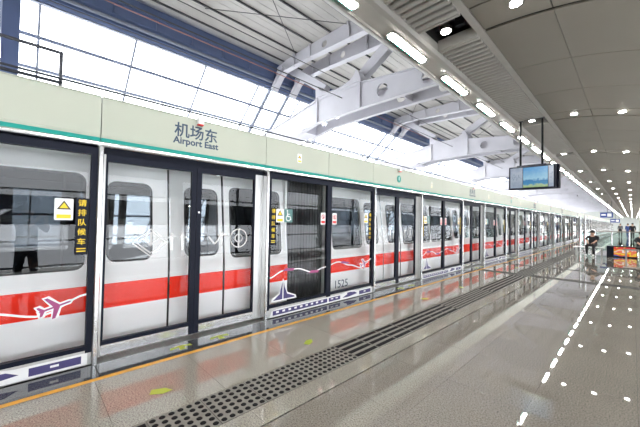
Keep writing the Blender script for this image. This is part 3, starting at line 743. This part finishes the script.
    if A:
        yg = yw+.16; b = MB(); b.prism(rrect(yg-.08, yg+.08, 1.39, 1.59, .01), 'x', X, X+.001); s = b.build('wheelchair_sticker', 'sign_green', t)
        b = MB(); ring_decal(b, yg+.0, 1.455, .036, .048, 0, X+.0016, a0=120, a1=390); polyline(b, [(yg-.02, 1.545), (yg-.012, 1.48), (yg+.035, 1.475), (yg+.05, 1.43)], .012, X+.0017); polyline(b, [(yg-.016, 1.515), (yg+.025, 1.512)], .01, X+.0017)
        b.tube((X+.0013, yg-.022, 1.565), (X+.0017, yg-.022, 1.565), .013, n=10); b.build('wheelchair_mark', 'white', s)
    return t
fx = {'A': make_fixed('A'), 'B': make_fixed('B')}
LA = {'A': 'glass screen with tower drawing', 'B': 'glass screen with airplane drawing'}
for k in range(-2, NMOD):
    for h in 'AB':
        o = fx[h] if k == 0 else copy_tree(fx[h])
        o.location = (0, P0+P*k+DW+(HW if h == 'B' else 0), 0)
        o['label'] = LA[h]+', '+bay(k); o['group'] = 'fixed screens with ' + ('tower drawings' if h == 'A' else 'airplane drawings')
# ---------------------------------------------------------------- train
def TX(z):
    pts = [(-1.0, -.24), (.0, -.20), (.75, -.20), (1.0, -.215), (1.85, -.31), (2.05, -.34), (2.3, -.42)]
    for (a, xa), (c, xc) in zip(pts, pts[1:]):
        if z <= c: return xa+(xc-xa)*(z-a)/(c-a)
    return pts[-1][1]
CARL = 21.86; HALF = CARL/2
ZL = [-.95, .0, .45, .71, .87]
def ringcurve(b, oy0, oy1, oz0, oz1, iy0, iy1, iz0, iz1, r, X):
    k = 4; o_ = rect_like(oy0, oy1, oz0, oz1, k); n_ = rrect(iy0, iy1, iz0, iz1, r, k); b.ringplate(o_, n_, lambda y, z: X(z))
    # reveal
    n = len(n_); b.add([(X(p[1]), *p) for p in n_]+[(X(p[1])-.04, *p) for p in n_], [(i, (i+1) % n, n+(i+1) % n, n+i) for i in range(n)])
def pane(b, y0, y1, z0, z1, r, X, off):
    pts = rrect(y0, y1, z0, z1, r); n = len(pts)
    b.add([(X(p[1])+off, *p) for p in pts], [tuple(range(n))])
def gasket(b, y0, y1, z0, z1, r, w, X, off=.004):
    a = rrect(y0-w, y1+w, z0-w, z1+w, r+w); c = rrect(y0+.005, y1-.005, z0+.005, z1-.005, r); n = len(a)
    b.add([(X(p[1])+off, *p) for p in a]+[(X(p[1])+off, *p) for p in c], [(i, (i+1) % n, n+(i+1) % n, n+i) for i in range(n)])
def make_car():
    t = thing('train_car', '', 'train car', (0, 0, 0))
    doors = [P*(i-2) for i in range(5)]
    segs = []; prev = -HALF
    for d in doors: segs.append((prev, d-.72)); prev = d+.72
    segs.append((prev, HALF))
    for y0, y1 in segs:
        b = MB(); strip_profile(b, y0, y1, ZL[:3], TX); b.mi = 1; strip_profile(b, y0, y1, ZL[2:4], TX); b.mi = 0; strip_profile(b, y0, y1, ZL[3:5], TX)
        if y1-y0 > 2: ws = [(y0+.12, (y0+y1)/2-.05), ((y0+y1)/2+.05, y1-.12)]
        else: ws = [(y0+.10, y1-.14)] if y0 > 0 else [(y0+.14, y1-.10)]
        cuts = [y0]+([(ws[0][1]+ws[1][0])/2] if len(ws) > 1 else [])+[y1]
        for i, (wa, wb) in enumerate(ws):
            ringcurve(b, cuts[i], cuts[i+1], .87, 1.90, wa, wb, .90, 1.86, .07, TX)
        strip_profile(b, y0, y1, [1.90, 2.05, 2.3], TX); b.build('side_panel', ['train_white', 'train_red'], t)
        for wa, wb in ws:
            b = MB(); pane(b, wa, wb, .90, 1.86, .07, TX, -.012); w = b.build('window', 'train_glass', t)
            b = MB(); gasket(b, wa, wb, .90, 1.86, .07, .02, TX); b.build('gasket', 'rubber', w)
    for d in doors:
        b = MB(); strip_profile(b, d-.72, d+.72, [2.03, 2.3], TX); b.box(-.35, -.215, d-.72, d+.72, -.95, .0); b.build('door_header', 'train_white', t)
        b = MB()
        for s in (-1, 1): b.bar((TX(0)-.03, d+s*.725, .0), (TX(.9)-.03, d+s*.725, .9), .05, .03, (0, 1, 0)); b.bar((TX(.9)-.03, d+s*.725, .9), (TX(2.05)-.03, d+s*.725, 2.05), .05, .03, (0, 1, 0))
        b.build('door_seal', 'rubber', t)
        for s in (-1, 1):
            X2 = lambda z: TX(z)-.015
            y0, y1 = (d-.70, d-.012) if s < 0 else (d+.012, d+.70)
            wa, wb = (d-.62, d-.20) if s < 0 else (d+.20, d+.62)
            b = MB(); strip_profile(b, y0, y1, [0, .45], X2); b.mi = 1; strip_profile(b, y0, y1, [.45, .71], X2); b.mi = 0; strip_profile(b, y0, y1, [.71, .9], X2)
            ringcurve(b, y0, y1, .9, 2.03, wa, wb, .95, 1.81, .08, X2); lfo = b.build('door_leaf', ['train_white', 'train_red'], t)
            b = MB(); pane(b, wa, wb, .95, 1.81, .08, X2, -.012); b.build('door_window', 'door_glass', lfo)
            b = MB(); gasket(b, wa, wb, .95, 1.81, .08, .018, X2); b.build('gasket', 'rubber', lfo)
        b = MB(); b.box(-.25, -.23, d-.012, d+.012, 0, .9); b.bar((TX(.9)-.035, d, .9), (TX(2.03)-.035, d, 2.03), .024, .02, (0, 1, 0)); b.build('meeting_seal', 'rubber', t)
    # roof vault, far side, floor, ends
    prof = [(-.42, 2.3), (-.52, 2.45), (-.75, 2.60), (-1.1, 2.69), (-1.7, 2.72), (-2.3, 2.69), (-2.65, 2.60), (-2.88, 2.45), (-2.98, 2.3)]
    b = MB()
    for (xa, za), (xc, zc) in zip(prof, prof[1:]): b.add([(xa, -HALF, za), (xa, HALF, za), (xc, HALF, zc), (xc, -HALF, zc)], [(0, 1, 2, 3)])
    b.build('roof', 'train_inner', t)
    FX = lambda z: -3.4-TX(z)
    b = MB(); strip_profile(b, -HALF, HALF, [-.95, 0, .9], FX); strip_profile(b, -HALF, HALF, [1.86, 2.05, 2.3], FX)
    for y0, y1 in segs:
        for wa in (y0, (y0+y1)/2-.06, y1-.12): strip_profile(b, wa, wa+.12, [.9, 1.86], FX)
    for d in doors:
        for q in (-.72, -.2, 0, .6): strip_profile(b, d+q, d+q+.13, [.9, 1.86], FX)
    b.build('far_side', 'train_inner', t)
    b = MB(); strip_profile(b, -HALF, HALF, [.9, 1.86], lambda z: FX(z)+.01); b.build('far_glazing', 'far_glass', t)
    b = MB(); b.box(-3.18, -.24, -HALF, HALF, -.08, 0.0); b.build('floor_pan', 'train_dark', t)
    b = MB()
    for y in (-HALF, HALF-.04):
        b.box(-3.15, -2.4, y, y+.04, -.9, 2.3); b.box(-1.0, -.25, y, y+.04, -.9, 2.28); b.box(-2.4, -1.0, y, y+.04, 2.0, 2.55); b.box(-2.4, -1.0, y, y+.04, -.9, 0)
    b.build('end_wall', 'train_white', t)
    b = MB(); b.box(-2.9, -.5, -HALF+1.5, HALF-1.5, -1.0, -.3); b.build('underframe', 'train_dark', t)
    for y0, y1 in segs:
        b = MB(); b.box(-3.1, -2.7, y0+.05, y1-.05, .36, .44); b.box(-3.14, -3.05, y0+.05, y1-.05, .44, .88); b.build('bench', 'seat_blue', t)
    for d in doors:
        for s in (-.9, .9):
            b = MB(); b.tube((-1.7, d+s, 0), (-1.7, d+s, 2.6), .018, n=6); b.build('grab_pole', 'steel_bright', t)
    for x in (-1.0, -2.4):
        b = MB(); b.tube((x, -HALF+.3, 1.95), (x, HALF-.3, 1.95), .016, n=6); b.build('hand_rail', 'steel_bright', t)
        b = MB(); b.box(x-.1, x+.1, -HALF+.5, HALF-.5, 2.42, 2.45); b.build('ceiling_lamp', 'train_inner', t)
    for d in doors[1::2]:
        pass
    return t
C1 = 1.27-2*P      # the car whose last door is the nearest one
car = make_car(); car.location = (0, C1, 0); car['label'] = 'white train car with a red stripe, its end opposite the station name sign'
car['group'] = 'cars of the white train'
LBL = ['white train car numbered 1525 with a red stripe', 'white train car with red stripe, next after the numbered car', 'white train car with red stripe, second after the numbered car', 'white train car with red stripe, third after the numbered car']
cars = [car]
for k in range(1, 5):
    c = copy_tree(car, 5*P*k, label=LBL[k-1]); cars.append(c)
lettering('1525', .17, 'navy_ink', cars[1], (TX(.25)+.004, -HALF+.37, .215), .0, name='car_number', fit=.36)
b = MB(); b.box(-.2, -.198, 2.9-.0, 2.98, .28, .40); b.build('red_tag', 'sign_red', car, (0, -2*P-1.62+HALF-0.9, 0)) if False else None
# bellows between the cars
b = MB()
for i in range(14):
    y = .008+.066*i; b.box(-2.75, -.34, y, y+.045, -.6, 2.25); b.box(-2.7, -.40, y+.045, y+.066, -.6, 2.2)
bw = tag(b.build('gangway_bellows', 'train_dark', None, (0, C1+HALF, 0)), 'dark ribbed gangway bellows joining two train cars', 'gangway', 'gangway bellows between train cars')
bw['label'] = 'dark ribbed gangway bellows at the near end of car 1525'
for k in range(1, 4):
    c = bw.copy(); COL.objects.link(c); c.location = (0, C1+HALF+5*P*k, 0); c['label'] = 'dark ribbed gangway bellows, %s after the one by car 1525' % NTH[k]
# ---------------------------------------------------------------- floor arrow stickers
def sticker(x, y, kind, label, rz=0):
    b = MB()
    if kind == 'chevron':
        b.prism([(-.02, -.16), (.05, -.15), (.075, 0), (.05, .15), (-.02, .16), (.02, .03), (-.09, .05), (-.09, -.05), (.02, -.03)], 'z', .0003, .0016)
    else: b.prism([(-.05, -.10), (.05, -.10), (.06, .04), (0, .13), (-.06, .04)], 'z', .0003, .0016)
    b.v = [(p[0]*.72, p[1]*.72, p[2]) for p in b.v]; o = b.build('floor_arrow_sticker', 'arrow_olive', None, (x, y, 0)); o.rotation_euler = (0, 0, rz)
    return tag(o, label, 'sticker', 'olive arrow stickers on the floor')
for k in range(0, 6):
    lb1 = 'olive forked arrow sticker by the door '+bay(k); lb2 = 'olive stubby arrow sticker on granite '+bay(k)
    sticker(.235, P0+P*k+.76, 'chevron', lb1, math.pi); sticker(.235, P0+P*k+1.21, 'chevron', lb1, math.pi)
    sticker(1.0, P0+P*k+.32, 'stub', lb2, -.5); sticker(1.06, P0+P*k+1.91, 'stub', lb2, .5)
# ---------------------------------------------------------------- hanging screens and signs
def hang_screen(x, y, z, w, h, label):
    t = thing('hanging_monitor', label, 'monitor', (x, y, z))
    b = MB(); b.bev(-w/2, w/2, .0, .16, -h/2, h/2, .01); b.build('case', 'frame_black', t)
    b = MB(); b.add([(-w/2+.03, -.001, -h/2+.035), (-w/2+.27, -.001, -h/2+.035), (-w/2+.27, -.001, h/2-.03), (-w/2+.03, -.001, h/2-.03)], [(0, 1, 2, 3)])
    # the two displays sit in front of the case
    o = b.build('map_display', 'screen_map', t, (0, -.004, 0))
    b = MB(); b.add([(-w/2+.28, -.001, .04), (w/2-.13, -.001, .04), (w/2-.13, -.001, h-.035), (-w/2+.28, -.001, h-.035)], [(0, 1, 2, 3)]); b.build('picture_display', 'screen_sea', t, (0, -.004, -h/2))
    b = MB(); b.add([(w/2-.12, -.001, -h/2+.035), (w/2-.03, -.001, -h/2+.035), (w/2-.03, -.001, h/2-.03), (w/2-.12, -.001, h/2-.03)], [(0, 1, 2, 3)]); b.build('side_display', 'screen_map', t, (0, -.004, 0))
    b = MB(); b.box(-w/2+.06, w/2+.04, .16, .34, -h/2+.02, h/2+.01); b.build('rear_case', 'frame_black', t)
    for sx in (-.235, .175):
        b = MB(); b.tube((sx, .15, h/2-.01), (sx, .15, 3.79-z), .022, n=8); b.build('hanger_rod', 'stud_black', t)
        b = MB(); b.tube((sx, .15, 3.775-z), (sx, .15, 3.79-z), .05, n=10); b.build('ceiling_flange', 'dark_metal', t)
    b = MB(); b.box(-.3, .25, .1, .2, h/2, h/2+.04); b.build('hanger_bar', 'frame_black', t)
    return t
hang_screen(2.15, 8.0, 2.465, .86, .52, 'black double-sided monitor hung on two rods, showing a map and a seascape')
def hang_sign(x, y, z, w, h, label):
    t = thing('hanging_sign', label, 'sign', (x, y, z))
    b = MB(); b.box(-w/2, w/2, -.06, .06, -h/2, h/2); b.build('sign_box', 'sign_blue', t)
    b = MB(); b.box(-w/2+.08, w/2-.5, -.064, -.06, -h*.12, h*.18); b.box(w/2-.4, w/2-.1, -.064, -.06, -h*.3, h*.3); b.build('sign_print', 'white', t)
    for s in (.06, .4):
        b = MB(); b.tube((s*w, 0, h/2), (s*w, 0, arch(x)-z), .02, n=6); b.build('hanger_rod', 'dark_metal', t)
hang_sign(1.95, 40, 2.43, .9, .5, 'blue hanging direction sign beyond the seated people')
hang_sign(2.0, 58, 2.1, .95, .5, 'smaller blue hanging sign farthest down the platform')
# ---------------------------------------------------------------- stair enclosure, advert box, benches
t = thing('glass_barrier', 'glass and steel barrier round the stair opening behind the bench', 'barrier', (0, 21.5, 0))
for i in range(4):
    b = MB(); b.box(1.75+.62*i, 2.33+.62*i, -.006, .006, .12, 1.08); b.build('glass_panel', 'barrier_glass', t)
for i in range(5):
    b = MB(); b.tube((1.72+.62*i, 0, 0), (1.72+.62*i, 0, 1.12), .022); b.build('post', 'steel_bright', t)
b = MB(); b.tube((1.70, 0, 1.12), (4.22, 0, 1.12), .028); b.build('hand_rail', 'steel_bright', t)
for j in range(8):
    b = MB(); b.box(1.714, 1.726, .05+1.2*j, 1.15+1.2*j, .12, 1.08); b.build('glass_panel', 'barrier_glass', t)
    b = MB(); b.tube((1.72, 1.2*(j+1), 0), (1.72, 1.2*(j+1), 1.12), .022); b.build('post', 'steel_bright', t)
b = MB(); b.tube((1.72, 0, 1.12), (1.72, 9.6, 1.12), .028); b.build('hand_rail', 'steel_bright', t)
for i_, (x_, y_) in enumerate(((1.78, 21.0), (2.02, 20.4))):
    q_ = thing('barrier_post', ['tall steel barrier post behind the seated person', 'tall steel barrier post closer to the bench'][i_], 'post', (x_, y_, 0))
    b = MB(); b.tube((0, 0, .02), (0, 0, 1.9), .04, n=10); b.build('tube', 'steel_bright', q_)
    b = MB(); b.tube((0, 0, 0), (0, 0, .02), .09, n=12); b.build('foot', 'steel', q_)
    b = MB(); b.tube((0, 0, 1.9), (0, 0, 1.94), .05, .02, n=10); b.build('cap', 'steel', q_)
t = thing('advert_box', 'low black box with a colourful orange and red advert print', 'advert', (3.32, 19.35, 0))
b = MB(); b.bev(-.46, .52, 0, .35, 0, .50, .015); b.build('case', 'frame_black', t)
b = MB(); b.add([(-.22, -.002, .05), (.5, -.002, .05), (.5, -.002, .46), (-.22, -.002, .46)], [(0, 1, 2, 3)]); b.build('advert_print', 'ad_print', t)  # print glows by emission, its brightness put into the material
t = thing('lift_enclosure', 'pale green lift enclosure standing far down the platform', 'lift', (4.05, 27, 0))
b = MB(); b.box(0, 1.5, 0, 9, 0, 2.6); b.build('shell', 'wall_grey', t)
for i in range(6):
    b = MB(); b.box(-.012, 0, .05+1.5*i, 1.45+1.5*i, .15, 2.4); b.build('cladding_panel', 'fascia', t)
b = MB(); b.box(.2, 1.3, -.015, 0, 0, 2.1); b.build('lift_door', 'steel', t)
def bench(x, y, label):
    t = thing('bench', label, 'bench', (x, y, 0))
    for i in range(4):
        b = MB(); b.bev(-.55, .55, -.2+.105*i, -.11+.105*i, .37, .41, .01); b.build('seat_slat', 'steel', t)
    for s in (-.45, .45):
        b = MB(); b.box(s-.025, s+.025, -.16, .16, 0, .37); b.build('leg', 'steel', t)
bench(2.25, 19.2, 'low steel bench under the person in black beside the glass barrier')
bench(3.95, 19.0, 'low steel bench at the right end of the advert box')
# ---------------------------------------------------------------- people
def person(label, loc, rz, J, cols, seated=False, group=None, name='person'):
    """J: joint dict; one continuous skin mesh, face colours by body region"""
    verts = []; edges = []; rad = []; reg = []
    def add(p, r, g, prev=None):
        verts.append(p); rad.append(r); reg.append(g)
        if prev is not None: edges.append((prev, len(verts)-1))
        return len(verts)-1
    pel = add(J['pelvis'], .135, 'legs'); bel = add(J['belly'], .13, 'top', pel); che = add(J['chest'], .15, 'top', bel); nk = add(J['neck'], .055, 'skin', che)
    hd0 = add(J['chin'], .07, 'skin', nk); hd = add(J['head'], .098, 'skin', hd0); add(J['crown'], .075, 'hair', hd)
    for s in 'LR':
        hip = add(J['hip'+s], .095, 'legs', pel); kn = add(J['knee'+s], .065, 'legs', hip); an = add(J['ankle'+s], .045, 'legs', kn); add(J['toe'+s], .04, 'shoe', an)
        sh = add(J['shoulder'+s], .06, 'top', che); el = add(J['elbow'+s], .045, 'top', sh); wr_ = add(J['wrist'+s], .033, 'skin', el); pa = add(J['palm'+s], .036, 'skin', wr_)
        d = (Vector(J['palm'+s])-Vector(J['wrist'+s])).normalized(); a = Vector(J.get('side'+s, (1, 0, 0)))
        for q, (o_, ln) in enumerate(((-.03, .07), (-.011, .085), (.009, .08), (.028, .062))):
            p1 = Vector(J['palm'+s])+d*.03+a*o_; p2 = p1+d*ln*.5; p3 = p2+(d*.6+Vector((0, 0, -.5))).normalized()*ln*.5
            i1 = add(tuple(p1), .011, 'skin', pa); i2 = add(tuple(p2), .009, 'skin', i1); add(tuple(p3), .008, 'skin', i2)
        p1 = Vector(J['wrist'+s])+d*.03-a*.035; i1 = add(tuple(p1), .012, 'skin', pa); add(tuple(p1+d*.035-a*.02), .009, 'skin', i1)
    me = bpy.data.meshes.new(name); me.from_pydata(verts, edges, []); tmp = bpy.data.objects.new('tmp_skin', me); COL.objects.link(tmp)
    m = tmp.modifiers.new('skin', 'SKIN'); m.use_smooth_shade = True
    sv = me.skin_vertices[0].data
    for i, r in enumerate(rad): sv[i].radius = (r, r); sv[i].use_root = (i == 0)
    sub = tmp.modifiers.new('sub', 'SUBSURF'); sub.levels = 2; sub.render_levels = 2
    dg = bpy.context.evaluated_depsgraph_get(); mesh = bpy.data.meshes.new_from_object(tmp.evaluated_get(dg)); bpy.data.objects.remove(tmp)
    regs = ['legs', 'top', 'skin', 'hair', 'shoe']
    for g in regs: mesh.materials.append(MATS[cols[g]])
    V = [Vector(v) for v in verts]; lab = []
    for p in mesh.polygons:
        c = p.center; best = min(range(len(edges)), key=lambda e: _segd(c, V[edges[e][0]], V[edges[e][1]])); a, b_ = edges[best]
        g = reg[b_] if (c-V[b_]).length < (c-V[a]).length else reg[a]
        p.material_index = regs.index(g); p.use_smooth = True
    o = link(name, mesh); o.location = loc; o.rotation_euler = (0, 0, rz); tag(o, label, 'person', group)
    # hair cap, nose and ears follow the head
    h = Vector(J['head']); b = MB(); n, mm = 12, 6
    for i in range(mm):
        for j in range(n):
            q = []
            for ii, jj in ((i, j), (i, j+1), (i+1, j+1), (i+1, j)):
                th_ = math.pi*.56*ii/mm; ph = 2*math.pi*jj/n; dr = .108
                q.append((h.x+dr*.92*math.sin(th_)*math.cos(ph), h.y-.018+dr*math.sin(th_)*math.sin(ph), h.z+.025+dr*1.05*math.cos(th_)))
            b.add(q, [(0, 1, 2, 3)])
    b.build('hair', cols['hair'], o, smooth=True)
    b = MB(); b.add([(h.x-.014, h.y+.088, h.z-.03), (h.x+.014, h.y+.088, h.z-.03), (h.x, h.y+.118, h.z-.028), (h.x, h.y+.09, h.z+.02)], [(0, 1, 2), (0, 2, 3), (1, 3, 2)]); b.build('nose', cols['skin'], o)
    return o
def _segd(p, a, b):
    d = b-a; t = max(0, min(1, (p-a).dot(d)/max(1e-9, d.dot(d)))); return (p-(a+d*t)).length
def stand(h=1.68, stride=.06):
    k = h/1.7
    J = dict(pelvis=(0, 0, .93), belly=(0, .01, 1.10), chest=(0, 0, 1.30), neck=(0, .0, 1.45), chin=(0, .03, 1.50), head=(0, .02, 1.58), crown=(0, .01, 1.64))
    for s, x in (('L', -1), ('R', 1)):
        J['hip'+s] = (.09*x, 0, .86); J['knee'+s] = (.10*x, .02+stride*x, .48); J['ankle'+s] = (.10*x, -.02+stride*x, .07); J['toe'+s] = (.11*x, .15+stride*x, .04)
        J['shoulder'+s] = (.18*x, 0, 1.37); J['elbow'+s] = (.22*x, -.03, 1.10); J['wrist'+s] = (.23*x, .06, .86); J['palm'+s] = (.23*x, .08, .79); J['side'+s] = (0, 1, 0)
    return {q: tuple(c*k for c in v) if not q.startswith('side') else v for q, v in J.items()}
def sit():
    J = stand(1.5)
    dz = .44-.86+.08
    for q in ('pelvis', 'belly', 'chest', 'neck', 'chin', 'head', 'crown', 'shoulderL', 'shoulderR', 'elbowL', 'elbowR'):
        x, y, z = J[q]; J[q] = (x, y+(z-.9)*.18, z+dz+.02)
    for s, x in (('L', -1), ('R', 1)):
        J['hip'+s] = (.09*x, .02, .52); J['knee'+s] = (.12*x, .42, .50); J['ankle'+s] = (.12*x, .40, .08); J['toe'+s] = (.13*x, .56, .04)
        J['elbow'+s] = (.22*x, .12, .80); J['wrist'+s] = (.12*x, .32, .64); J['palm'+s] = (.09*x, .38, .62)
    return J
dark = dict(legs='cloth_black', top='cloth_black', skin='skin', hair='hair', shoe='cloth_white')
person('person in black with white shoes seated on the steel bench', (2.42, 19.1, 0), math.pi-.2, sit(), dark)
person('person in black seated at the right end of the advert box', (3.95, 18.9, 0), math.pi+.3, sit(), dict(dark, shoe='cloth_black'))
person('person in a blue top standing beyond the glass barrier', (3.30, 50, 0), .4, stand(1.7, .1), dict(dark, top='cloth_blue', legs='cloth_blue'))
person('person in dark clothes walking beyond the lift enclosure', (3.68, 46, 0), .2, stand(1.72, .12), dark)
person('person in grey standing near the farthest blue sign', (2.6, 54, 0), -.3, stand(1.7), dict(dark, top='cloth_grey'))
# the photographer, seen only as a reflection in the screen glass
Jp = stand(1.62)
for s, x in (('L', -1), ('R', 1)):
    Jp['elbow'+s] = (.25*x, .16, 1.12); Jp['wrist'+s] = (.10*x, .27, 1.33); Jp['palm'+s] = (.075*x, .30, 1.38)
bk = -fw; px, py = D+.47, .02
person('person in black raising a camera, mirrored in the fixed screen glass', (px, py, 0), YAW, Jp, dict(dark, shoe='cloth_black'))
t = thing('photo_camera', 'black camera held up by the person mirrored in the glass', 'camera', (D+.20, -.02, HC-.03), None, YAW)
b = MB(); b.bev(-.07, .07, -.04, .03, -.05, .045, .006); b.build('body', 'frame_black', t)
b = MB(); b.tube((0, .03, 0), (0, .09, 0), .035, n=14); b.build('lens', 'frame_black', t)
b = MB(); b.bev(-.03, .03, -.03, .03, .045, .07, .008); b.build('viewfinder_hump', 'frame_black', t)
